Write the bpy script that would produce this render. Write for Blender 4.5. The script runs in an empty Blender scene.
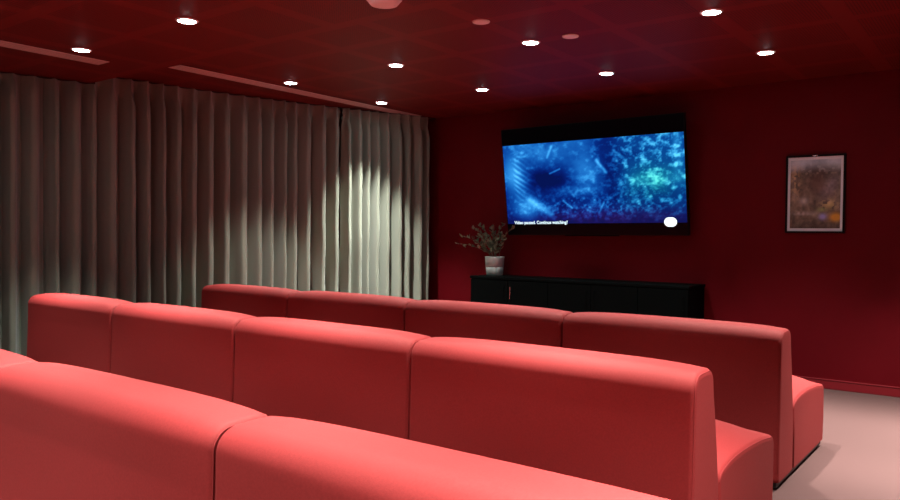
import bpy, bmesh, math, random
import numpy as np
from mathutils import Vector, Matrix

sc = bpy.context.scene
COL = sc.collection
PI = math.pi

# ------------------------------------------------------------------ camera
cam_d = bpy.data.cameras.new('camera')
cam = bpy.data.objects.new('camera', cam_d)
COL.objects.link(cam)
sc.camera = cam
YAW, PITCH, ROLL, FPX = 0.6454, -0.0193, 0.0104, 756.57
fw = Vector((-math.sin(YAW)*math.cos(PITCH), math.cos(YAW)*math.cos(PITCH), math.sin(PITCH)))
rt0 = Vector((math.cos(YAW), math.sin(YAW), 0))
up0 = rt0.cross(fw)
rt = rt0*math.cos(ROLL) + up0*math.sin(ROLL)
up = up0*math.cos(ROLL) - rt0*math.sin(ROLL)
m = Matrix(((rt.x, up.x, -fw.x, 0), (rt.y, up.y, -fw.y, 0), (rt.z, up.z, -fw.z, 1.27), (0, 0, 0, 1)))
cam.matrix_world = m
cam_d.sensor_width = 36
cam_d.lens = FPX*36/900
cam_d.clip_start = 0.05

# ------------------------------------------------------------------ world, exposure
w = bpy.data.worlds.new('world'); sc.world = w
w.use_nodes = True
w.node_tree.nodes['Background'].inputs[0].default_value = (0.02, 0.008, 0.008, 1)
w.node_tree.nodes['Background'].inputs[1].default_value = 0.2
sc.view_settings.view_transform = 'Standard'
sc.view_settings.look = 'None'
sc.view_settings.gamma = 1
sc.view_settings.use_curve_mapping = False
sc.view_settings.exposure = 0.0
sc.cycles.max_bounces = 8
sc.cycles.diffuse_bounces = 5
sc.cycles.sample_clamp_indirect = 4

# ------------------------------------------------------------------ lamps (their lights; the fittings come further down)
HC, LC, D = 2.647, 2.559, 7.06          # upper ceiling, lower ceiling, front wall
LX = (-5.342, -4.072, -2.804, -1.528, -0.258)
SPOT_W, SPOT_COL = 1020.0, (0.95, 1.0, 0.93)
downlights = []                          # (x, y, z, power factor)
for x in LX: downlights.append((x, 5.884, HC, 1.0))
for x in LX: downlights.append((x, 4.651, HC, 1.0))
for x in LX: downlights.append((x, 2.725, LC, 0.8))
for x in LX: downlights.append((x, 1.49, LC, 0.8))
for x in LX: downlights.append((x, 0.26, LC, 1.25))
SPOT_ANGLE, SPOT_BLEND = 84, 0.15
downlights = [(x, y, z, k*(1.6 if x > -1 else 1.5 if (x < -5 and y > 5) else 0.85 if y > 4 else 1.0)) for x, y, z, k in downlights]
for x, y, z, k in downlights:
    ld = bpy.data.lights.new('downlight_beam', 'SPOT')
    ld.energy = SPOT_W*k; ld.color = SPOT_COL
    ld.spot_size = math.radians(SPOT_ANGLE); ld.spot_blend = SPOT_BLEND
    ld.shadow_soft_size = 0.035
    # photometric profile of the reflector: a narrow core inside a weaker wide field with a soft cut-off
    ld.use_nodes = True
    t_ = ld.node_tree; em = t_.nodes['Emission']
    ge = t_.nodes.new('ShaderNodeNewGeometry'); sx = t_.nodes.new('ShaderNodeSeparateXYZ')
    t_.links.new(ge.outputs['Incoming'], sx.inputs[0])
    def mm(op, a, b=None):
        n = t_.nodes.new('ShaderNodeMath'); n.operation = op
        for i_, v_ in enumerate((a, b)):
            if v_ is None: continue
            if isinstance(v_, (int, float)): n.inputs[i_].default_value = v_
            else: t_.links.new(v_, n.inputs[i_])
        return n.outputs[0]
    th = mm('MULTIPLY', mm('ARCCOSINE', mm('MINIMUM', mm('ABSOLUTE', sx.outputs[2]), 1.0)), 57.2958)
    core = mm('EXPONENT', mm('MULTIPLY', mm('POWER', mm('DIVIDE', th, 17.0), 2.0), -1.0))
    mr = t_.nodes.new('ShaderNodeMapRange'); mr.interpolation_type = 'SMOOTHSTEP'
    t_.links.new(th, mr.inputs[0]); mr.inputs[1].default_value = 28; mr.inputs[2].default_value = 38.5
    mr.inputs[3].default_value = 0.15; mr.inputs[4].default_value = 0.0
    t_.links.new(mm('ADD', mm('MULTIPLY', core, 0.9), mr.outputs[0]), em.inputs['Strength'])
    lo = bpy.data.objects.new('downlight_beam', ld); COL.objects.link(lo)
    lo.location = (x, y, z-0.022)

# ------------------------------------------------------------------ material helpers
def mat(name, col=(0.5, 0.5, 0.5), rough=0.6, metal=0.0, spec=0.5, sheen=0.0, sheen_tint=None, sheen_rough=0.4):
    mt = bpy.data.materials.new(name); mt.use_nodes = True
    b = mt.node_tree.nodes['Principled BSDF']
    b.inputs['Base Color'].default_value = (*col, 1)
    b.inputs['Roughness'].default_value = rough
    b.inputs['Metallic'].default_value = metal
    b.inputs['Specular IOR Level'].default_value = spec
    if sheen:
        b.inputs['Sheen Weight'].default_value = sheen
        b.inputs['Sheen Roughness'].default_value = sheen_rough
        if sheen_tint: b.inputs['Sheen Tint'].default_value = (*sheen_tint, 1)
    return mt
def nn(mt, kind, **kw):
    n = mt.node_tree.nodes.new(kind)
    for k, v in kw.items():
        if k in n.inputs: n.inputs[k].default_value = v
        else: setattr(n, k, v)
    return n
def lk(mt, a, ao, b, bi): mt.node_tree.links.new(a.outputs[ao], b.inputs[bi])
def add_bump(mt, scale, strength, dist=0.002, detail=3):
    b = mt.node_tree.nodes['Principled BSDF']
    tc = nn(mt, 'ShaderNodeTexCoord'); nz = nn(mt, 'ShaderNodeTexNoise', Scale=scale, Detail=detail)
    bp = nn(mt, 'ShaderNodeBump', Strength=strength, Distance=dist)
    lk(mt, tc, 'Object', nz, 'Vector'); lk(mt, nz, 'Fac', bp, 'Height'); lk(mt, bp, 'Normal', b, 'Normal')
def mottle(mt, c1, c2, scale, detail=4, lo=0.35, hi=0.65):
    b = mt.node_tree.nodes['Principled BSDF']
    tc = nn(mt, 'ShaderNodeTexCoord'); nz = nn(mt, 'ShaderNodeTexNoise', Scale=scale, Detail=detail)
    rp = nn(mt, 'ShaderNodeValToRGB')
    rp.color_ramp.elements[0].position = lo; rp.color_ramp.elements[0].color = (*c1, 1)
    rp.color_ramp.elements[1].position = hi; rp.color_ramp.elements[1].color = (*c2, 1)
    lk(mt, tc, 'Object', nz, 'Vector'); lk(mt, nz, 'Fac', rp, 'Fac'); lk(mt, rp, 'Color', b, 'Base Color')

M = {}
M['fabric'] = mat('red_wool_upholstery', (0.5, 0.03, 0.033), 0.74, spec=0.62, sheen=0.0, sheen_tint=(1, .85, .8), sheen_rough=0.5)
M['fabric'].node_tree.nodes['Principled BSDF'].inputs['Specular Tint'].default_value = (1, 0.5, 0.45, 1)
mottle(M['fabric'], (0.215, 0.012, 0.013), (0.245, 0.016, 0.017), 160, 3)
add_bump(M['fabric'], 420, 0.25, 0.001)
M['piping'] = mat('red_piping', (0.24, 0.018, 0.018), 0.8, spec=0.3)
M['plinth'] = mat('black_plinth', (0.006, 0.006, 0.006), 0.5)
M['chrome'] = mat('chrome', (0.8, 0.8, 0.8), 0.2, 1.0)
M['wall'] = mat('burgundy_paint', (0.17, 0.003, 0.007), 0.6, spec=0.12)
mottle(M['wall'], (0.118, 0.0012, 0.0045), (0.130, 0.0016, 0.0055), 3)
M['trim'] = mat('burgundy_skirting', (0.22, 0.008, 0.014), 0.4)
M['carpet'] = mat('dusty_pink_carpet', (0.42, 0.22, 0.22), 0.95, spec=0.1)
mottle(M['carpet'], (0.080, 0.038, 0.036), (0.115, 0.058, 0.054), 260, 2)
add_bump(M['carpet'], 500, 0.5, 0.003)
M['curtain'] = mat('taupe_velvet', (0.215, 0.225, 0.175), 0.85, spec=0.15, sheen=0.3, sheen_rough=0.5)
add_bump(M['curtain'], 300, 0.15, 0.001)
M['black'] = mat('black_lacquer', (0.0008, 0.0014, 0.0014), 0.6, spec=0.04)
M['bezel'] = mat('black_plastic', (0.003, 0.003, 0.004), 0.4, spec=0.15)
M['panel_off'] = mat('dark_glass_panel', (0.001, 0.001, 0.003), 0.3, spec=0.10)
M['pot'] = mat('grey_white_ceramic', (0.62, 0.74, 0.70), 0.5)
M['leaf'] = mat('dusty_green_leaf', (0.10, 0.16, 0.09), 0.6)
mottle(M['leaf'], (0.07, 0.13, 0.07), (0.22, 0.22, 0.14), 30)
M['stem'] = mat('brown_stem', (0.10, 0.07, 0.04), 0.7)
M['soil'] = mat('potting_soil', (0.03, 0.02, 0.012), 0.95)
M['pinkmetal'] = mat('dusty_pink_painted_metal', (0.62, 0.40, 0.37), 0.55)
M['slot'] = mat('dark_slot', (0.45, 0.27, 0.25), 0.7)
M['disc'] = mat('pink_white_plastic', (0.9, 0.82, 0.78), 0.5)
M['white'] = mat('white_card', (0.85, 0.88, 0.92), 0.7)
M['trimring'] = mat('white_trim_ring', (0.8, 0.78, 0.76), 0.4)
M['track'] = mat('dark_track', (0.02, 0.008, 0.006), 0.5)
M['wallleft'] = mat('dark_side_wall', (0.06, 0.012, 0.012), 0.8)

# lamp lens
ml = bpy.data.materials.new('lamp_lens'); ml.use_nodes = True
nt = ml.node_tree; nt.nodes.clear()
e = nt.nodes.new('ShaderNodeEmission'); o_ = nt.nodes.new('ShaderNodeOutputMaterial')
e.inputs[0].default_value = (0.80, 0.96, 1, 1); e.inputs[1].default_value = 55
nt.links.new(e.outputs[0], o_.inputs[0]); M['lens'] = ml

# perforated ceiling: solid bands on a grid, small holes in the fields between
def ceiling_mat(name, gx, gy, sx, sy):
    mt = mat(name, (0.3, 0.02, 0.02), 0.6, spec=0.2)
    b = mt.node_tree.nodes['Principled BSDF']
    tc = nn(mt, 'ShaderNodeTexCoord'); sp = nn(mt, 'ShaderNodeSeparateXYZ'); lk(mt, tc, 'Object', sp, 'Vector')
    def mth(op, a, bb=None, c=None):
        n = mt.node_tree.nodes.new('ShaderNodeMath'); n.operation = op
        for i, v in enumerate((a, bb, c)):
            if v is None: continue
            if isinstance(v, (int, float)): n.inputs[i].default_value = v
            else: mt.node_tree.links.new(v, n.inputs[i])
        return n.outputs[0]
    def band(axis, g, s):
        a = mth('SUBTRACT', sp.outputs[axis], g)
        p = mth('PINGPONG', a, s/2)                       # 0 on the grid line
        return mth('LESS_THAN', p, 0.052)
    bx = band('X', gx, sx); by = band('Y', gy, sy)
    bands = mth('MAXIMUM', bx, by)
    px = mth('PINGPONG', sp.outputs['X'], 0.009); py = mth('PINGPONG', sp.outputs['Y'], 0.009)
    dx = mth('SUBTRACT', px, 0.009); dy = mth('SUBTRACT', py, 0.009)
    r2 = mth('ADD', mth('MULTIPLY', dx, dx), mth('MULTIPLY', dy, dy))
    hole = mth('LESS_THAN', r2, 0.0043**2)
    hole = mth('MULTIPLY', hole, mth('SUBTRACT', 1.0, bands))
    mix1 = mt.node_tree.nodes.new('ShaderNodeMix'); mix1.data_type = 'RGBA'
    mix1.inputs[6].default_value = (0.145, 0.006, 0.004, 1); mix1.inputs[7].default_value = (0.162, 0.010, 0.007, 1)
    mt.node_tree.links.new(bands, mix1.inputs[0])
    mix2 = mt.node_tree.nodes.new('ShaderNodeMix'); mix2.data_type = 'RGBA'
    mt.node_tree.links.new(hole, mix2.inputs[0]); mt.node_tree.links.new(mix1.outputs[2], mix2.inputs[6])
    mix2.inputs[7].default_value = (0.03, 0.003, 0.002, 1)
    mt.node_tree.links.new(mix2.outputs[2], b.inputs['Base Color'])
    return mt
M['ceil_up'] = ceiling_mat('perforated_red_ceiling', -4.072, 4.651, 0.6345, 0.6165)
M['ceil_low'] = ceiling_mat('perforated_red_lower_ceiling', -4.072, 2.725, 0.6345, 0.6165)

# ------------------------------------------------------------------ mesh helpers
def link(name, bm, m_, parent=None, smooth=False, loc=None):
    me = bpy.data.meshes.new(name)
    bmesh.ops.recalc_face_normals(bm, faces=bm.faces)
    bm.to_mesh(me); bm.free()
    if smooth:
        for p in me.polygons: p.use_smooth = True
    if m_: me.materials.append(m_)
    o = bpy.data.objects.new(name, me); COL.objects.link(o)
    if parent: o.parent = parent
    if loc: o.location = loc
    return o
def tag(o, label=None, cat=None, group=None, kind=None):
    if label: o['label'] = label
    if cat: o['category'] = cat
    if group: o['group'] = group
    if kind: o['kind'] = kind
    return o
def empty(name, loc, rz=0):
    o = bpy.data.objects.new(name, None); COL.objects.link(o)
    o.empty_display_size = 0.1; o.location = loc; o.rotation_euler = (0, 0, rz)
    return o
def box(bm, x0, x1, y0, y1, z0, z1, bevel=0.0, seg=2):
    r = bmesh.ops.create_cube(bm, size=1)
    vs = r['verts']
    for v in vs:
        v.co = Vector(((x0+x1)/2+v.co.x*(x1-x0), (y0+y1)/2+v.co.y*(y1-y0), (z0+z1)/2+v.co.z*(z1-z0)))
    if bevel:
        es = list({e for v in vs for e in v.link_edges})
        bmesh.ops.bevel(bm, geom=es, offset=bevel, segments=seg, affect='EDGES', profile=0.5)
def lathe(bm, prof, n=32, c=(0, 0, 0)):
    rings = []
    for r, z in prof:
        if r < 1e-6: rings.append([bm.verts.new((c[0], c[1], c[2]+z))])
        else: rings.append([bm.verts.new((c[0]+r*math.cos(2*PI*i/n), c[1]+r*math.sin(2*PI*i/n), c[2]+z)) for i in range(n)])
    for a, b in zip(rings[:-1], rings[1:]):
        for i in range(n):
            j = (i+1) % n
            if len(a) == 1 and len(b) == 1: continue
            if len(a) == 1: bm.faces.new((a[0], b[i], b[j]))
            elif len(b) == 1: bm.faces.new((a[i], a[j], b[0]))
            else: bm.faces.new((a[i], a[j], b[j], b[i]))
def tube(bm, pts, r, n=6):
    pts = [Vector(p) for p in pts]; rings = []
    for i, p in enumerate(pts):
        t = (pts[min(i+1, len(pts)-1)]-pts[max(i-1, 0)]).normalized()
        a = t.cross(Vector((0, 0, 1)))
        if a.length < 1e-3: a = t.cross(Vector((1, 0, 0)))
        a.normalize(); b = t.cross(a)
        rr = r[i] if isinstance(r, (list, tuple)) else r
        rings.append([bm.verts.new(p+a*math.cos(2*PI*k/n)*rr+b*math.sin(2*PI*k/n)*rr) for k in range(n)])
    for A, B in zip(rings[:-1], rings[1:]):
        for k in range(n): bm.faces.new((A[k], A[(k+1) % n], B[(k+1) % n], B[k]))
    bm.faces.new(rings[0]); bm.faces.new(rings[-1])
def struct(name, bm, m_): return tag(link(name, bm, m_), kind='structure')

# ------------------------------------------------------------------ the room
XR, YB = 1.7, -2.2
bm = bmesh.new(); box(bm, -7.6, XR+.1, YB-.1, D+.1, -0.1, 0); struct('floor', bm, M['carpet'])
bm = bmesh.new(); box(bm, -7.6, XR, D, D+.1, 0, 2.9); struct('wall_front', bm, M['wall'])
bm = bmesh.new(); box(bm, XR, XR+.1, YB, D+.1, 0, 2.9); struct('wall_right', bm, M['wall'])
bm = bmesh.new(); box(bm, -7.6, XR+.1, YB-.1, YB, 0, 2.9); struct('wall_back', bm, M['wall'])
bm = bmesh.new(); box(bm, -7.6, XR, 3.385, D, HC, HC+.2); struct('ceiling', bm, M['ceil_up'])
bm = bmesh.new(); box(bm, -7.6, XR, YB, 3.385, LC, HC+.2); tag(link('ceiling_lower', bm, M['ceil_low']), kind='structure')
bm = bmesh.new()
box(bm, -7.6, XR, D-.016, D, 0, .075, 0.003); box(bm, -7.6, XR, D-.020, D, .073, .082, .0025)
struct('baseboard_front', bm, M['trim'])
bm = bmesh.new(); box(bm, XR-.016, XR, YB, D-.016, 0, .074, .003); struct('baseboard_right', bm, M['trim'])

# curtain track line in plan (front corner to left edge)
PATH = [(-5.53, 7.02), (-5.56, 6.86), (-5.69, 6.50), (-5.90, 5.98), (-6.07, 5.43), (-6.22, 4.89), (-6.34, 4.39),
        (-6.41, 3.99), (-6.45, 3.66), (-6.49, 3.38), (-6.54, 3.10), (-6.61, 2.80), (-6.70, 2.45), (-6.78, 1.9), (-6.84, 1.2), (-6.86, 0.4)]
def resample(P, step):
    out = [Vector(P[0])]; acc = 0
    for a, b in zip(P[:-1], P[1:]):
        a, b = Vector(a), Vector(b); L = (b-a).length; t = step-acc
        while t <= L:
            out.append(a+(b-a)*t/L); t += step
        acc = L-(t-step)
    return out
PP = resample(PATH, 0.01)
for _ in range(30):                                      # smooth the track
    PP = [PP[0]]+[(PP[i-1]+PP[i]*2+PP[i+1])/4 for i in range(1, len(PP)-1)]+[PP[-1]]
for _ in range(200):
    PP = [PP[0]]+[(PP[i-1]+PP[i+1])/2 for i in range(1, len(PP)-1)]+[PP[-1]]
def path_at(s):
    s = max(0, min(s, (len(PP)-2)*0.01)); i = int(s/0.01); f = s/0.01-i
    p = PP[i].lerp(PP[i+1], f); a = PP[max(i-8, 0)]; b = PP[min(i+8, len(PP)-1)]
    t = (b-a).normalized(); n = Vector((-t.y, t.x))       # n points into the room
    if n.x < 0: n = -n
    return p, n
# side wall behind the curtain follows the same line
bm = bmesh.new()
prev = None
pts = [Vector((-5.80, D))]+[path_at(s)[0]-path_at(s)[1]*0.22 for s in [0.3+0.4*i for i in range(17)]]+[Vector((-7.1, YB))]
rings = []
for i, p in enumerate(pts):
    rings.append([bm.verts.new((p.x, p.y, 0)), bm.verts.new((p.x, p.y, 2.7)), bm.verts.new((p.x-.12, p.y, 2.7)), bm.verts.new((p.x-.12, p.y, 0))])
for a, b in zip(rings[:-1], rings[1:]):
    for k in range(4): bm.faces.new((a[k], a[(k+1) % 4], b[(k+1) % 4], b[k]))
bm.faces.new(rings[0]); bm.faces.new(rings[-1])
struct('wall_left', bm, M['wallleft'])

# ------------------------------------------------------------------ curtains
def curtain(s0, s1, seed, label, lam=0.165, edge=False):
    rnd = random.Random(seed)
    b = [s0]
    while b[-1] < s1-0.1: b.append(b[-1]+lam*rnd.uniform(0.78, 1.25))
    b = [s0+(q-s0)*(s1-s0)/(b[-1]-s0) for q in b]
    nf = len(b)-1
    amp = [rnd.uniform(.7, 1.15) for _ in range(nf+1)]
    sk = [rnd.uniform(-.35, .35) for _ in range(nf+1)]
    dr = [rnd.uniform(-1, 1) for _ in range(nf+2)]
    dr[0] = dr[nf] = 0; sk[0] = sk[nf] = 0
    dr2 = [rnd.uniform(0, 6.28) for _ in range(nf+2)]
    pf = 22
    zs = [0.015+i*0.06 for i in range(40)]+[2.40, 2.425, 2.45, 2.48, 2.51, 2.525]
    bm = bmesh.new(); rows = []
    top_lo = LC-0.012; top_hi = HC-0.012
    for zi, z0 in enumerate(zs):
        row = []
        for i in range(nf):
            for k in range(pf+(1 if i == nf-1 else 0)):
                u = k/pf
                s = b[i]+(b[i+1]-b[i])*u
                P, n = path_at(s)
                top = top_hi if P.y > 3.42 else top_lo
                t = z0/2.525; z = 0.015+(top-0.015)*(z0-0.015)/(2.525-0.015)
                # fold drifts sideways as it falls
                dl = dr[i]*(1-u)+dr[i+1]*u
                drift = 0.035*dl*(1-t)*(0.6+0.4*math.sin(2.2*t+dr2[i]*(1-u)+dr2[i+1]*u))
                uu = u+sk[i]*u*(1-u)*(1-0.5*t)
                c = 0.5-0.5*math.cos(2*PI*uu)              # 0 valley, 1 ridge
                g_ = max(0.0, min(1.0, (c-0.12)/0.83)); body = 0.9*g_*g_*(3-2*g_)+0.1*c
                pinch = math.exp(-((u-0.5)/0.10)**2)       # gathered pleat in the heading
                flare = max(0.0, min(1.0, (2.62-z)/0.24))
                flare = flare*flare*(3-2*flare)
                off = 0.135*amp[i]*(body*flare*(0.85+0.15*(1-t)) + (1-flare)*(0.30*pinch+0.42*c*max(0, (z-2.44)/0.2)))
                off += 0.006*math.sin(9*z+dr2[i])*c
                off -= 0.055*flare*(math.exp(-(u/0.085)**2)+math.exp(-((1-u)/0.085)**2))   # deep narrow valley between folds
                # small secondary crease on the flank
                off -= 0.007*math.exp(-((u-0.30-0.05*dl)/0.05)**2)*flare*(0.6+0.4*math.sin(3*z+dr2[i+1]))
                if edge and i == nf-1 and u > 0.55:        # the crinkled leading edge
                    q = (u-0.55)/0.45
                    off += q*0.018*math.sin(z*2*PI/0.055+math.sin(z*7)*2)+q*0.05
                s2 = s+drift
                P2, n2 = path_at(s2)
                q = P2+n2*(off+0.005)
                row.append(bm.verts.new((q.x, q.y, z)))
        rows.append(row)
    for a, c_ in zip(rows[:-1], rows[1:]):
        for i in range(len(a)-1): bm.faces.new((a[i], a[i+1], c_[i+1], c_[i]))
    o = link('curtain', bm, M['curtain'], smooth=True)
    tag(o, label, 'curtain', 'pleated curtains along the left wall')
    return o
curtain(0.10, 1.221, 3, 'taupe pleated curtain panel nearest the television wall, brightest lit', 0.118, edge=True)
curtain(1.222, 6.6, 12, 'wide taupe pleated floor length curtain behind the left ends of the red sofas', 0.153)
# curtain track fixed to each ceiling level
for (nm, a, bnd, zt) in (('curtain_track_1', 0.0, 3.55, HC), ('curtain_track_2', 3.75, 6.65, LC)):
    bm = bmesh.new()
    prevv = None
    n_ = int((bnd-a)/0.1)
    for i in range(n_+1):
        P, n = path_at(a+i*(bnd-a)/n_)
        vs = [bm.verts.new((P.x+n.x*q, P.y+n.y*q, zz)) for q, zz in ((-.015, zt-.0005), (.015, zt-.0005), (.015, zt-.011), (-.015, zt-.011))]
        if prevv:
            for k in range(4): bm.faces.new((prevv[k], prevv[(k+1) % 4], vs[(k+1) % 4], vs[k]))
        else: bm.faces.new(vs)
        prevv = vs
    bm.faces.new(prevv)
    struct(nm, bm, M['track'])

# ------------------------------------------------------------------ sofas
ZB = 0.042
def arc(cx, cz, r, a0, a1, n):
    return [(cx+r*math.cos(a0+(a1-a0)*i/n), cz+r*math.sin(a0+(a1-a0)*i/n)) for i in range(n+1)]
def catmull(pts, n):
    out = []
    P = [pts[0]]+list(pts)+[pts[-1]]
    for i in range(1, len(P)-2):
        for k in range(n):
            t = k/n
            out.append(tuple(0.5*((2*P[i][j])+(-P[i-1][j]+P[i+1][j])*t+(2*P[i-1][j]-5*P[i][j]+4*P[i+1][j]-P[i+2][j])*t*t+(-P[i-1][j]+3*P[i][j]-3*P[i+1][j]+P[i+2][j])*t**3) for j in (0, 1)))
    out.append(pts[-1]); return out
def back_profile():
    # rear face, rounded rear top edge, top, rounded front edge, leaning front face   (y, z)
    p = [(0.000, ZB), (0.004, 0.20), (0.012, 0.45), (0.018, 0.65)]
    p = catmull(p, 5)
    p += arc(0.084, 0.736, 0.065, PI, PI/2+.05, 7)
    p += [(0.110, 0.802), (0.140, 0.803)]
    p += arc(0.170, 0.748, 0.055, PI/2-.05, 0.1, 6)
    p += catmull([(0.233, 0.70), (0.256, 0.60), (0.290, 0.42), (0.308, 0.25), (0.312, ZB)], 4)
    return p
def seat_profile():
    p = [(0.318, ZB), (0.316, 0.25)]
    p += catmull([(0.306, 0.35), (0.318, 0.382), (0.37, 0.402), (0.50, 0.416), (0.70, 0.414), (0.90, 0.400), (1.02, 0.384)], 5)
    p += arc(1.045, 0.338, 0.045, PI/2-.25, 0.0, 6)
    p += catmull([(1.092, 0.30), (1.095, 0.20), (1.088, 0.10), (1.082, ZB)], 3)
    return p
def loft(prof, W, r, crown_fn, nmid=20):
    """Upholstered block: the profile swept along x, closed by softly rounded ends."""
    cy = sum(q[0] for q in prof)/len(prof); cz = sum(q[1] for q in prof)/len(prof)
    n = len(prof)
    # outward normals of the profile
    nor = []
    for i in range(n):
        a = Vector(prof[i-1]); b = Vector(prof[(i+1) % n]); t = b-a
        nv = Vector((-t.y, t.x))
        if t.length > 0: nv.normalize()
        if nv.dot(Vector(prof[i])-Vector((cy, cz))) < 0: nv = -nv
        nor.append(nv)
    nor[0] = Vector((-1, 0)); nor[-1] = Vector((1, 0))
    st = []
    K = 6
    for k in range(K+1):
        a = k/K*PI/2
        st.append((r*(1-math.sin(a)) if False else r*(1-math.cos(PI/2-a)) , r*(1-math.sin(a))))
    # (x from end, inset)
    st = [(r*(1-math.cos(k/K*PI/2)), r*(1-math.sin(k/K*PI/2))) for k in range(K+1)]
    xs = [(-W/2+a, b) for a, b in st]
    for i in range(1, nmid): xs.append((-W/2+r+(W-2*r)*i/nmid, 0))
    xs += [(W/2-a, b) for a, b in reversed(st)]
    bm = bmesh.new(); rings = []
    for x, ins in xs:
        u = 2*x/W
        ring = []
        for i, (y, z) in enumerate(prof):
            c = crown_fn(u, i, y, z)
            d = -ins+c
            if z <= ZB+1e-4: d = min(d, 0)
            yy = y+nor[i].x*d; zz = z+nor[i].y*d
            ring.append(bm.verts.new((x, yy, max(zz, ZB))))
        rings.append(ring)
    for a, b in zip(rings[:-1], rings[1:]):
        for i in range(n): bm.faces.new((a[i], a[(i+1) % n], b[(i+1) % n], b[i]))
    for ring in (rings[0], rings[-1]):
        cv = [bm.verts.new(v.co) for v in ring]
        mid_ = bm.verts.new((ring[0].co.x, min(q[0] for q in prof)*.5+max(q[0] for q in prof)*.5, ZB+.02))
        for i in range(n): bm.faces.new((cv[i], cv[(i+1) % n], mid_))
    return bm
BP, SP = back_profile(), seat_profile()
def back_crown(u, i, y, z):
    e = 1-abs(u)**6
    e2 = 1-abs(u)**2.5
    if z > 0.68: return 0.012*e+0.006*e2
    return 0.006*e*min(1, (z-ZB)/0.2)
def seat_crown(u, i, y, z):
    e = 1-abs(u)**5
    if z > 0.33: return e*0.060*max(0.12, min(1, (1.12-y)/0.22))
    return 0.005*e*min(1, (z-ZB)/0.2)
def pipe_loop(prof, W, side, r, inset_x, lo=ZB+.004, grow=0.0):
    bm = bmesh.new()
    x = side*(W/2-inset_x)
    pts = [(x, y, z) for (y, z) in prof if z > lo]
    tube(bm, pts, r, 6)
    return bm
def sofa_module(x0, x1, y0, label, group, z=0):
    W = x1-x0-0.005
    t = empty('sofa_module', ((x0+x1)/2, y0, 0))
    tag(t, label, 'sofa', group)
    link('backrest', loft(BP, W, 0.020, back_crown), M['fabric'], t, True)
    link('seat', loft(SP, W, 0.018, seat_crown), M['fabric'], t, True)
    for side in (-1, 1):
        # corded seams just inside each end panel
        bk = [(y, z) for y, z in BP]
        def inset(prof, d):
            cy = sum(q[0] for q in prof)/len(prof); cz = sum(q[1] for q in prof)/len(prof); out = []
            for i, (y, z) in enumerate(prof):
                a = Vector(prof[i-1]); b = Vector(prof[(i+1) % len(prof)]); tt = (b-a).normalized(); nv = Vector((-tt.y, tt.x))
                if nv.dot(Vector((y-cy, z-cz))) < 0: nv = -nv
                out.append((y-nv.x*d, z-nv.y*d))
            return out
        link('piping', pipe_loop(inset(BP, 0.0080)[2:-2], W, side, 0.0022, 0.0040), M['piping'], t, True)
        link('piping', pipe_loop(inset(SP, 0.0062)[3:-2], W, side, 0.0028, 0.0045), M['piping'], t, True)
    bm = bmesh.new(); box(bm, -W/2+.012, W/2-.012, 0.012, 1.07, 0.012, ZB+.012, .002)
    link('plinth', bm, M['plinth'], t)
    for fx in (-W/2+.05, W/2-.05):
        for fy in (0.10, 1.0):
            bm = bmesh.new(); lathe(bm, [(0, 0), (.018, 0), (.018, .010), (.008, .014), (0, .014)], 16, (fx, fy, 0))
            link('foot', bm, M['plinth'], t, True)
    for fy in (0.38, 0.93):                              # small steel brackets seen on the end of the base
        bm = bmesh.new(); box(bm, W/2-.0125, W/2-.008, fy-.009, fy+.009, 0.030, 0.046, .001)
        link('bracket', bm, M['chrome'], t)
    return t
R1, R2, R3 = 4.01, 2.54, 1.085
g = 'red sofa modules in three rows facing the television'
def row(y0, xs, labels, grp):
    for a, b, l in zip(xs[:-1], xs[1:], labels): sofa_module(a, b, y0, l, grp)
row(R1, [-5.80, -4.66, -3.43, -2.19, -0.942],
    ['red sofa module at the curtain end of the front row', 'red sofa module second from the curtain in the front row',
     'red sofa module in the front row, in front of the black sideboard', 'front row red sofa module at the right end, showing its black plinth on the carpet'],
    'front row of red sofa modules')
row(R2, [-5.80, -4.64, -3.385, -2.145, -0.872],
    ['red sofa module at the curtain end of the middle row', 'red sofa module second from the curtain in the middle row',
     'red sofa module third from the curtain in the middle row', 'red sofa module at the right end of the middle row, its seat partly visible'],
    'middle row of red sofa modules')
row(R3, [-4.08, -2.80, -1.54, -0.235],
    ['red sofa module of the nearest row cut off at the left edge of the frame', 'red sofa module of the nearest row filling the lower left corner',
     'red sofa module of the nearest row crossing the bottom centre of the frame'],
    'nearest row of red sofa modules')

# ------------------------------------------------------------------ television
def color_mesh(name, W, Hh, nx, ny, fn, mtl, parent, axis='y'):
    """Flat picture surface in the local xz plane, facing -y, coloured per vertex by fn(u,v)."""
    u = np.linspace(0, 1, nx); v = np.linspace(0, 1, ny)
    U, V = np.meshgrid(u, v)
    co = np.stack([(U-.5)*W, np.zeros_like(U), (V-.5)*Hh], -1).reshape(-1, 3)
    idx = np.arange(nx*ny).reshape(ny, nx)
    f = np.stack([idx[:-1, :-1], idx[:-1, 1:], idx[1:, 1:], idx[1:, :-1]], -1).reshape(-1, 4)
    me = bpy.data.meshes.new(name); me.from_pydata(co.tolist(), [], f.tolist())
    ca = me.color_attributes.new('picture', 'FLOAT_COLOR', 'POINT')
    c = np.ones((nx*ny, 4)); c[:, :3] = fn(U, V).reshape(-1, 3)
    ca.data.foreach_set('color', c.ravel())
    me.materials.append(mtl)
    o = bpy.data.objects.new(name, me); COL.objects.link(o); o.parent = parent
    return o
rs = np.random.RandomState(4)
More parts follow.
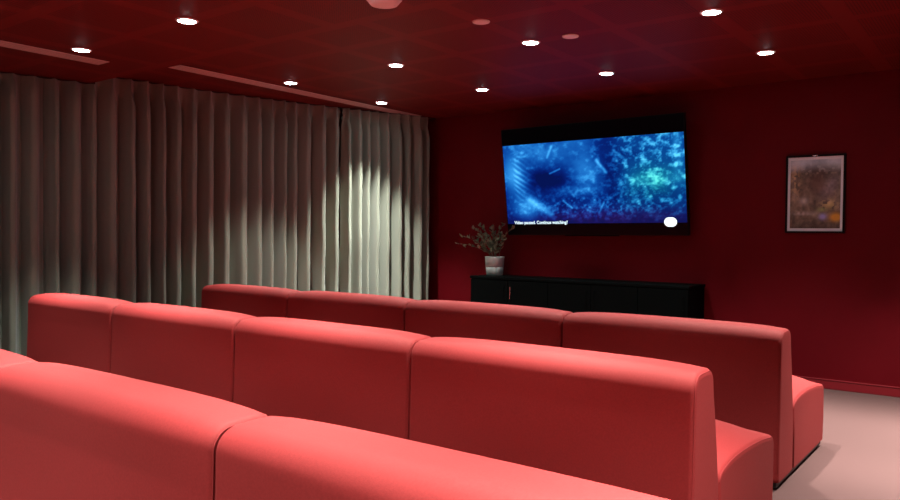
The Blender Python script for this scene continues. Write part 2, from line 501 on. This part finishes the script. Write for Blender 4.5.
def vnoise(U, V, fx, fy, seed):
    r_ = np.random.RandomState(seed); g_ = r_.rand(int(fy)+3, int(fx)+3)
    x = U*fx; y = V*fy; xi = x.astype(int); yi = y.astype(int); a = x-xi; b = y-yi
    a = a*a*(3-2*a); b = b*b*(3-2*b)
    return (g_[yi, xi]*(1-a)+g_[yi, xi+1]*a)*(1-b)+(g_[yi+1, xi]*(1-a)+g_[yi+1, xi+1]*a)*b
def fbm(U, V, fx, fy, seed, o=4):
    s = 0; a = .5
    for i in range(o):
        s = s+a*vnoise(U, V, fx*2**i, fy*2**i, seed+i); a *= .55
    return s/1.05
def blob(U, V, cx, cy, sx, sy, rot=0):
    c, s = math.cos(rot), math.sin(rot); dx = (U-cx)*2.35; dy = (V-cy)
    x = dx*c+dy*s; y = -dx*s+dy*c
    return np.exp(-((x/sx)**2+(y/sy)**2))
def stroke(U, V, x0, y0, x1, y1, wd):
    ax, ay, bx, by = x0*2.35, y0, x1*2.35, y1; px, py = U*2.35, V
    t = np.clip(((px-ax)*(bx-ax)+(py-ay)*(by-ay))/((bx-ax)**2+(by-ay)**2), 0, 1)
    d = np.hypot(px-(ax+t*(bx-ax)), py-(ay+t*(by-ay)))
    return np.exp(-(d/wd)**2)
def film(U, V):
    # a dim blue forest floor: pale rock and face-like shape at left, root and grasses, green undergrowth right
    n1 = fbm(U, V, 8, 5, 1); n2 = fbm(U, V, 34, 20, 7); n3 = fbm(U, V, 70, 36, 21, 3)
    lum = 0.08+0.20*n1
    lum += 0.9*np.clip(n2-.50, 0, 1)*(V > .0)
    # bright canopy top left
    lum += 0.55*blob(U, V, .20, .90, .42, .22, -.5)*(0.4+.9*n2) + .30*blob(U, V, .42, .88, .25, .3)*(n1+.2)
    # dark hollow
    dark = blob(U, V, .27, .55, .42, .22)
    lum = lum*(1-.85*dark)
    dark2 = blob(U, V, .62, .50, .14, .35, .2); lum = lum*(1-.5*dark2)
    # left pale shape with ridges
    sh = blob(U, V, .055, .62, .16, .25, .25)
    lum += sh*(.55+.55*np.sin(V*48+U*70+3*n1)**4*np.clip((U-.05)*40, 0, 1))
    lum += .50*blob(U, V, .13, .17, .17, .15)+.55*stroke(U, V, .15, .30, .27, .12, .045)
    # central pale mound, root lines
    lum += .38*blob(U, V, .50, .62, .17, .22, .3)*(.6+.6*n2)
    lum += .30*blob(U, V, .44, .40, .30, .06)*(.3+1.2*n3)
    lum += .4*stroke(U, V, .28, .62, .34, .67, .010)+.45*stroke(U, V, .35, .28, .40, .19, .011)+.45*stroke(U, V, .55, .75, .60, .60, .018)
    lum += .35*stroke(U, V, .27, .82, .30, .95, .015)+.35*stroke(U, V, .58, .25, .55, .12, .012)
    # grasses across the bottom
    gr = np.clip(n3-.42, 0, 1)*3*blob(U, V, .5, .18, 1.1, .16)
    lum += .40*gr
    # undergrowth right
    rg = 1/(1+np.exp(-(U-.66)*25))
    lum += rg*(.10+1.5*np.clip(n2-.47, 0, 1)+1.5*np.clip(n3-.50, 0, 1))*np.clip(V*2.2-.15, 0, 1)
    lum += .32*blob(U, V, .83, .49, .34, .07)*(.2+1.4*n3)+.5*blob(U, V, .965, .8, .05, .3)*n2*1.4
    lum = lum*(0.35+.65*np.clip(V*5, 0, 1))
    lum = np.clip(lum, 0.0, 1.3)
    green = rg*blob(U, V, .82, .46, .5, .22)*n1*1.4+rg*.25
    lum = np.clip((lum-.16)*1.28+.10, 0, 1.3)
    R = .002+.07*lum**3
    G = .008+.50*lum**1.75+green*.22*lum
    B = .10+1.05*lum**1.05-green*.30*lum
    viol = blob(U, V, .6, .08, 1.0, .10); R += .03*viol*n2; 
    return np.stack([R, G, B], -1)*0.88
scr = bpy.data.materials.new('screen_picture'); scr.use_nodes = True
nt = scr.node_tree; nt.nodes.clear()
at = nt.nodes.new('ShaderNodeAttribute'); at.attribute_name = 'picture'
e = nt.nodes.new('ShaderNodeEmission'); o_ = nt.nodes.new('ShaderNodeOutputMaterial'); e.inputs[1].default_value = 1.0
nt.links.new(at.outputs['Color'], e.inputs[0]); nt.links.new(e.outputs[0], o_.inputs[0])
def emis(name, col, s):
    mt = bpy.data.materials.new(name); mt.use_nodes = True; n = mt.node_tree; n.nodes.clear()
    e = n.nodes.new('ShaderNodeEmission'); o = n.nodes.new('ShaderNodeOutputMaterial')
    e.inputs[0].default_value = (*col, 1); e.inputs[1].default_value = s
    n.links.new(e.outputs[0], o.inputs[0]); return mt

TW, TH = 1.965, 1.105
tilt = math.radians(8.3)
tv = empty('television', (-3.448, D-.115, 1.30))
tv.rotation_euler = (tilt, -0.006, 0.0)
tag(tv, 'large wall mounted black television showing a paused blue forest film', 'television')
bm = bmesh.new(); box(bm, -TW/2-.012, TW/2+.012, 0, .045, -.016, TH+.012, .006); link('housing', bm, M['bezel'], tv)
bm = bmesh.new(); box(bm, -TW/2, TW/2, -.0015, .0, 0, TH); link('panel', bm, M['panel_off'], tv)
IH = 0.836; IZ0 = 0.108
pic = color_mesh('screen', TW, IH, 260, 112, film, scr, tv); pic.location = (0, -.0030, IZ0+IH/2)
def text(body, size, x, z, y, m_, parent, name, bold=0.0):
    cu = bpy.data.curves.new(name, 'FONT'); cu.body = body; cu.size = size; cu.offset = bold; cu.extrude = 0.0004
    o = bpy.data.objects.new('tmp', cu); COL.objects.link(o)
    dg = bpy.context.evaluated_depsgraph_get(); me = bpy.data.meshes.new_from_object(o.evaluated_get(dg))
    bpy.data.objects.remove(o)
    me.name = name; me.materials.clear(); me.materials.append(m_)
    q = bpy.data.objects.new(name, me); COL.objects.link(q); q.parent = parent
    q.rotation_euler = (PI/2, 0, 0); q.location = (x, y, z); return q
mtxt = emis('caption_white', (.75, .95, 1), 1.25)
text('Video paused. Continue watching?', 0.046, -TW/2+.085, IZ0-.002, -.0045, mtxt, tv, 'caption', 0.0011)
def pill(w_, h_, d):
    bm = bmesh.new(); vs = []
    r = h_/2
    for i in range(13): a = -PI/2+PI*i/12; vs.append((w_/2-r+r*math.cos(a), r*math.sin(a)))
    for i in range(13): a = PI/2+PI*i/12; vs.append((-w_/2+r+r*math.cos(a), r*math.sin(a)))
    F = [bm.verts.new((x, -d, z)) for x, z in vs]; B_ = [bm.verts.new((x, 0, z)) for x, z in vs]
    bm.faces.new(F); bm.faces.new(B_)
    for i in range(len(F)): bm.faces.new((F[i], F[(i+1) % len(F)], B_[(i+1) % len(F)], B_[i]))
    return bm
bd = link('badge', pill(.122, .088, .001), emis('badge_white', (.93, 1, 1), 1.5), tv, loc=(TW/2-.158, -.0036, IZ0+.006))
mg = emis('badge_mark', (.78, .85, .55), 1.0)
for dx in (-.017, .019):
    bm = bmesh.new(); pts = [(dx+.014*math.cos(a), -.0015, .014*math.sin(a)) for a in [2*PI*i/16 for i in range(17)]]
    tube(bm, pts, .0026, 5); link('mark', bm, mg, bd)
bm = bmesh.new(); box(bm, -.35, .35, .045, .075, .35, .75, .004); link('mount_plate', bm, M['bezel'], tv)
bm = bmesh.new(); box(bm, -.30, .30, -.004, .002, -.022, -.010, .002); link('sound_strip', bm, M['black'], tv)

# wall bracket behind the tilted set
br = empty('wall_bracket', (-3.457, D, 1.80))
tag(br, 'black steel wall bracket hidden behind the television', 'bracket')
bm = bmesh.new(); box(bm, -.30, .30, -.02, 0, -.12, .20, .002); link('wall_plate', bm, M['bezel'], br)
for s_ in (-.2, .2):
    bm = bmesh.new(); box(bm, s_-.02, s_+.02, -.075, -.02, .00, .10, .002); link('arm', bm, M['bezel'], br)

# ------------------------------------------------------------------ sideboard
CX0, CX1, CY0, CY1, CZ = -4.70, -2.325, 6.60, 7.038, 0.842
cb = empty('sideboard', ((CX0+CX1)/2, (CY0+CY1)/2, 0))
tag(cb, 'long low black sideboard under the television against the burgundy wall', 'sideboard')
hw = (CX1-CX0)/2; hd = (CY1-CY0)/2
bm = bmesh.new(); box(bm, -hw+.008, hw-.008, -hd+.022, hd, .07, CZ-.028, .003); link('carcass', bm, M['black'], cb)
bm = bmesh.new(); box(bm, -hw, hw, -hd, hd, CZ-.028, CZ, .003); link('top_board', bm, M['black'], cb)
bm = bmesh.new(); box(bm, -hw+.05, hw-.05, -hd+.06, hd-.02, 0, .07); link('plinth', bm, M['plinth'], cb)
nd = 5; dw = (2*hw-.016)/nd
for i in range(nd):
    a = -hw+.008+i*dw
    bm = bmesh.new(); box(bm, a+.002, a+dw-.002, -hd+.004, -hd+.022, .075, CZ-.034, .002)
    d_ = link('door', bm, M['black'], cb)
    hx = a+dw-.04 if i % 2 == 0 else a+.04
    bm = bmesh.new(); tube(bm, [(hx, -hd+.004, CZ-.10), (hx, -hd-.018, CZ-.10), (hx, -hd-.018, CZ-.22), (hx, -hd+.004, CZ-.22)], .004, 8)
    link('handle', bm, M['chrome'] if i == 1 else M['black'], d_)

# ------------------------------------------------------------------ potted plant on the sideboard
PX, PY = -4.555, 6.86
pt = empty('potted_plant', (PX, PY, CZ)); tag(pt, 'leafy trailing green plant in a pale banded pot on the left of the black sideboard', 'plant')
bm = bmesh.new()
lathe(bm, [(0, 0), (.082, 0), (.090, .004), (.097, .080), (.098, .083), (.094, .086), (.094, .090), (.099, .093), (.105, .196), (.108, .200), (.104, .203), (.098, .198), (.094, .17), (0, .17)], 40)
link('pot', bm, M['pot'], pt, True)
bm = bmesh.new(); lathe(bm, [(0, .180), (.04, .184), (.093, .178), (.093, .171)], 24); link('soil', bm, M['soil'], pt, True)
rnd = random.Random(11)
leaf = bmesh.new()
def add_leaf(bm, p, d, L, wd, roll):
    d = d.normalized(); s = d.cross(Vector((0, 0, 1)))
    if s.length < .05: s = Vector((1, 0, 0))
    s.normalize(); s = Matrix.Rotation(roll, 3, d) @ s; nrm = d.cross(s)
    rows = []
    for i, (t, ww) in enumerate(((0, .08), (.2, .7), (.45, 1), (.7, .8), (.9, .35), (1, .03))):
        c = p+d*L*t+nrm*(-.25*L*(t*t)); 
        rows.append((bm.verts.new(c-s*wd*ww/2+nrm*.1*wd*ww), bm.verts.new(c), bm.verts.new(c+s*wd*ww/2+nrm*.1*wd*ww)))
    for a, b in zip(rows[:-1], rows[1:]):
        bm.faces.new((a[0], a[1], b[1], b[0])); bm.faces.new((a[1], a[2], b[2], b[1]))
# branch tips relative to the pot's base: a long one trails left, the rest fan upward
tips = [(-.46, -.05, .34), (-.36, -.10, .42), (-.30, .02, .50), (-.17, -.05, .54), (-.06, .02, .50), (.03, -.08, .52), (.13, -.02, .56), (.20, .03, .50),
        (.10, -.12, .40), (-.12, -.14, .42), (-.20, -.10, .36), (.05, .05, .44), (-.02, -.10, .38), (-.24, .05, .44), (.17, -.08, .42)]
for tx, ty, tz in tips:
    a = Vector((rnd.uniform(-.04, .04), rnd.uniform(-.04, .04), .18)); e_ = Vector((tx, ty, tz))
    mid = Vector((a.x*.6+tx*.35, a.y*.6+ty*.35, .18+(tz-.18)*.75+.02))
    pts = [(a*(1-t)**2+mid*2*t*(1-t)+e_*t*t) for t in [i/10 for i in range(11)]]
    bm = bmesh.new(); tube(bm, pts, [.0035-.0022*i/10 for i in range(11)], 5); link('stem', bm, M['stem'], pt, True)
    for i in range(2, 11):
        d0 = (pts[min(i+1, 10)]-pts[i-1]).normalized()
        for _ in range(2):
            dd = d0*.5+Vector((rnd.uniform(-1, 1), rnd.uniform(-1, 1), rnd.uniform(-.5, .7)))*.8
            add_leaf(leaf, pts[i], dd, rnd.uniform(.035, .06), rnd.uniform(.018, .032), rnd.uniform(-1, 1))
link('foliage', leaf, M['leaf'], pt, True)

# ------------------------------------------------------------------ framed poster
FX0, FX1, FZ0, FZ1 = -1.641, -1.173, 1.322, 1.990
fr = empty('framed_poster', ((FX0+FX1)/2, D, (FZ0+FZ1)/2))
tag(fr, 'collage poster with white margin in a thin black frame on the burgundy wall', 'framed picture')
hx, hz = (FX1-FX0)/2, (FZ1-FZ0)/2
bm = bmesh.new()
b_ = .016
box(bm, -hx, -hx+b_, -.028, 0, -hz, hz, .0015); box(bm, hx-b_, hx, -.028, 0, -hz, hz, .0015)
box(bm, -hx+b_, hx-b_, -.028, 0, hz-b_, hz, .0015); box(bm, -hx+b_, hx-b_, -.028, 0, -hz, -hz+b_, .0015)
link('frame', bm, M['bezel'], fr)
bm = bmesh.new(); box(bm, -hx+b_, hx-b_, -.014, -.003, -hz+b_, hz-b_); link('mat_board', bm, M['white'], fr)
def poster(U, V):
    n1 = fbm(U, V, 6, 9, 41); n2 = fbm(U, V, 18, 26, 51); n3 = vnoise(U, V, 14, 10, 77); n4 = vnoise(U, V, 22, 30, 88)
    sky = np.clip((V-.80)*7, 0, 1)
    base = np.stack([.10+.20*n2, .085+.15*n2, .065+.10*n2], -1)*(.35+.9*n1[..., None])
    # building-like blocks
    blk = np.floor(n3*4)/4
    base = base*(.6+.8*blk[..., None])
    skyc = np.stack([.16+.42*n1, .24+.38*n1, .30+.36*n1], -1)
    c = base*(1-sky[..., None])+skyc*sky[..., None]
    top = blob(U, V, .55, .80, .95, .10)[..., None]; c = c*(1-.8*top*(n4[..., None] > .35))+top*.02
    brown = blob(U, V, .55, .66, .5, .20)[..., None]; c = c*(1-brown*.7)+brown*np.array([.075, .035, .025])
    gy = blob(U, V, .80, .60, .45, .13, .25)[..., None]; c = c*(1-.5*gy)+gy*np.array([.16, .14, .16])*(.4+.9*n2[..., None])
    lf = blob(U, V, .10, .70, .22, .22)[..., None]; c = c+lf*np.array([.22, .15, .06])*(n4[..., None] > .45)
    ye = (blob(U, V, .78, .35, .35, .06)*(n4 > .45))[..., None]; c = c+ye*np.array([.40, .33, .12])*.8
    wh = (blob(U, V, .28, .40, .20, .05))[..., None]; c = c+wh*.22
    grn = blob(U, V, .64, .27, .2, .03)[..., None]; c = c+grn*np.array([.05, .14, .02])
    orn = np.clip(blob(U, V, .92, .16, .26, .055)*1.6, 0, 1)[..., None]; c = c*(1-orn)+orn*np.array([.50, .26, .03])
    blu = np.clip(blob(U, V, .66, .17, .16, .04)*1.4, 0, 1)[..., None]; c = c*(1-blu)+blu*np.array([.24, .25, .50])
    pal = (blob(U, V, .25, .22, .5, .03)*n4)[..., None]; c = c+pal*.25
    dk = np.clip(.10-V, 0, 1)[..., None]*9; c = c*(1-.6*np.clip(dk, 0, 1))
    return np.clip(c*1.5, 0, 1)
pm = mat('poster_print', (0.2, 0.2, 0.2), 0.5)
at = nn(pm, 'ShaderNodeAttribute'); at.attribute_name = 'picture'; lk(pm, at, 'Color', pm.node_tree.nodes['Principled BSDF'], 'Base Color')
pp = color_mesh('print', 2*hx-2*b_-.042, 2*hz-2*b_-.050, 90, 130, poster, pm, fr); pp.location = (0, -.0150, 0)
bm = bmesh.new(); box(bm, -.022, .022, -.029, -.0275, hz-b_+.003, hz-.004, .0005); link('frame_highlight', bm, M['chrome'], fr)  # bright chip added to stand for the highlight on the frame's top bar

# ------------------------------------------------------------------ ceiling fittings
def where(x, y):
    c = {-5.342: 'nearest the curtain', -4.072: 'in second line from curtain', -2.804: 'in third line from curtain', -1.528: 'in the fourth line', -0.258: 'in the fifth line, off frame'}[x]
    r = {5.884: 'first row from the television', 4.651: 'second row from the television', 2.725: 'third row back',
         1.49: 'fourth row back', 0.26: 'fifth row back'}[y]
    return 'lit downlight %s, %s' % (c, r)
for x, y, z, k in downlights:
    t = empty('downlight', (x, y, z)); tag(t, where(x, y), 'ceiling light', 'recessed ceiling downlights')
    bm = bmesh.new(); lathe(bm, [(.052, -.001), (.056, -.007), (.066, -.004), (.069, 0.0)], 32); link('trim_ring', bm, M['trimring'], t, True)
    bm = bmesh.new(); lathe(bm, [(0, -.012), (.030, -.0105), (.050, -.006), (.053, -.001)], 32); link('lens', bm, M['lens'], t, True)

t = empty('ceiling_diffuser', (0, 0, 0))
def slot_strip(x0, x1, y0, y1, zc, label):
    t = empty('slot_diffuser', ((x0+x1)/2, (y0+y1)/2, zc)); tag(t, label, 'air vent', 'dusty pink slot diffusers in the ceiling')
    a, b = (x1-x0)/2, (y1-y0)/2
    bm = bmesh.new(); box(bm, -a, a, -b, b, -.004, -.0002, .001); link('plate', bm, M['pinkmetal'], t)
    bm = bmesh.new()
    for q in (-.045, 0, .045): box(bm, q-.005, q+.005, -b+.02, b-.02, -.0052, -.004)
    link('slots', bm, M['slot'], t)
bpy.data.objects.remove(t)
slot_strip(-5.70, -5.535, 3.64, 6.78, HC, 'long dusty pink slot diffuser in the upper ceiling along the curtain')
slot_strip(-5.70, -5.535, 0.60, 3.04, LC, 'dusty pink slot diffuser in the lower ceiling at the upper left')

t = empty('smoke_detector', (-2.79, 3.085, LC)); tag(t, 'large round pinkish white smoke detector at the top edge before the ceiling step', 'smoke detector')
bm = bmesh.new(); lathe(bm, [(0, -.045), (.055, -.044), (.075, -.038), (.088, -.022), (.092, -.012)], 36); link('cover', bm, M['disc'], t, True)
bm = bmesh.new(); lathe(bm, [(.080, -.014), (.098, -.012), (.100, -.003), (.100, 0), (0, 0)], 36); link('base', bm, M['disc'], t, True)
bm = bmesh.new(); lathe(bm, [(0, -.049), (.006, -.048), (.008, -.044)], 12, (.05, .03, .004)); link('indicator', bm, M['trimring'], t, True)
for x, y, l in ((-2.796, 4.02, 'small flat pinkish disc on the upper ceiling between two downlights, left of the pair'),
                (-2.492, 4.66, 'small flat pinkish disc on the upper ceiling nearer the television, right of the pair')):
    bm = bmesh.new(); lathe(bm, [(0, -.008), (.048, -.0075), (.056, -.005), (.058, 0), (0, 0)], 32, (0, 0, 0))
    o = link('ceiling_disc', bm, M['disc'], None, True, (x, y, HC)); tag(o, l, 'cover plate')
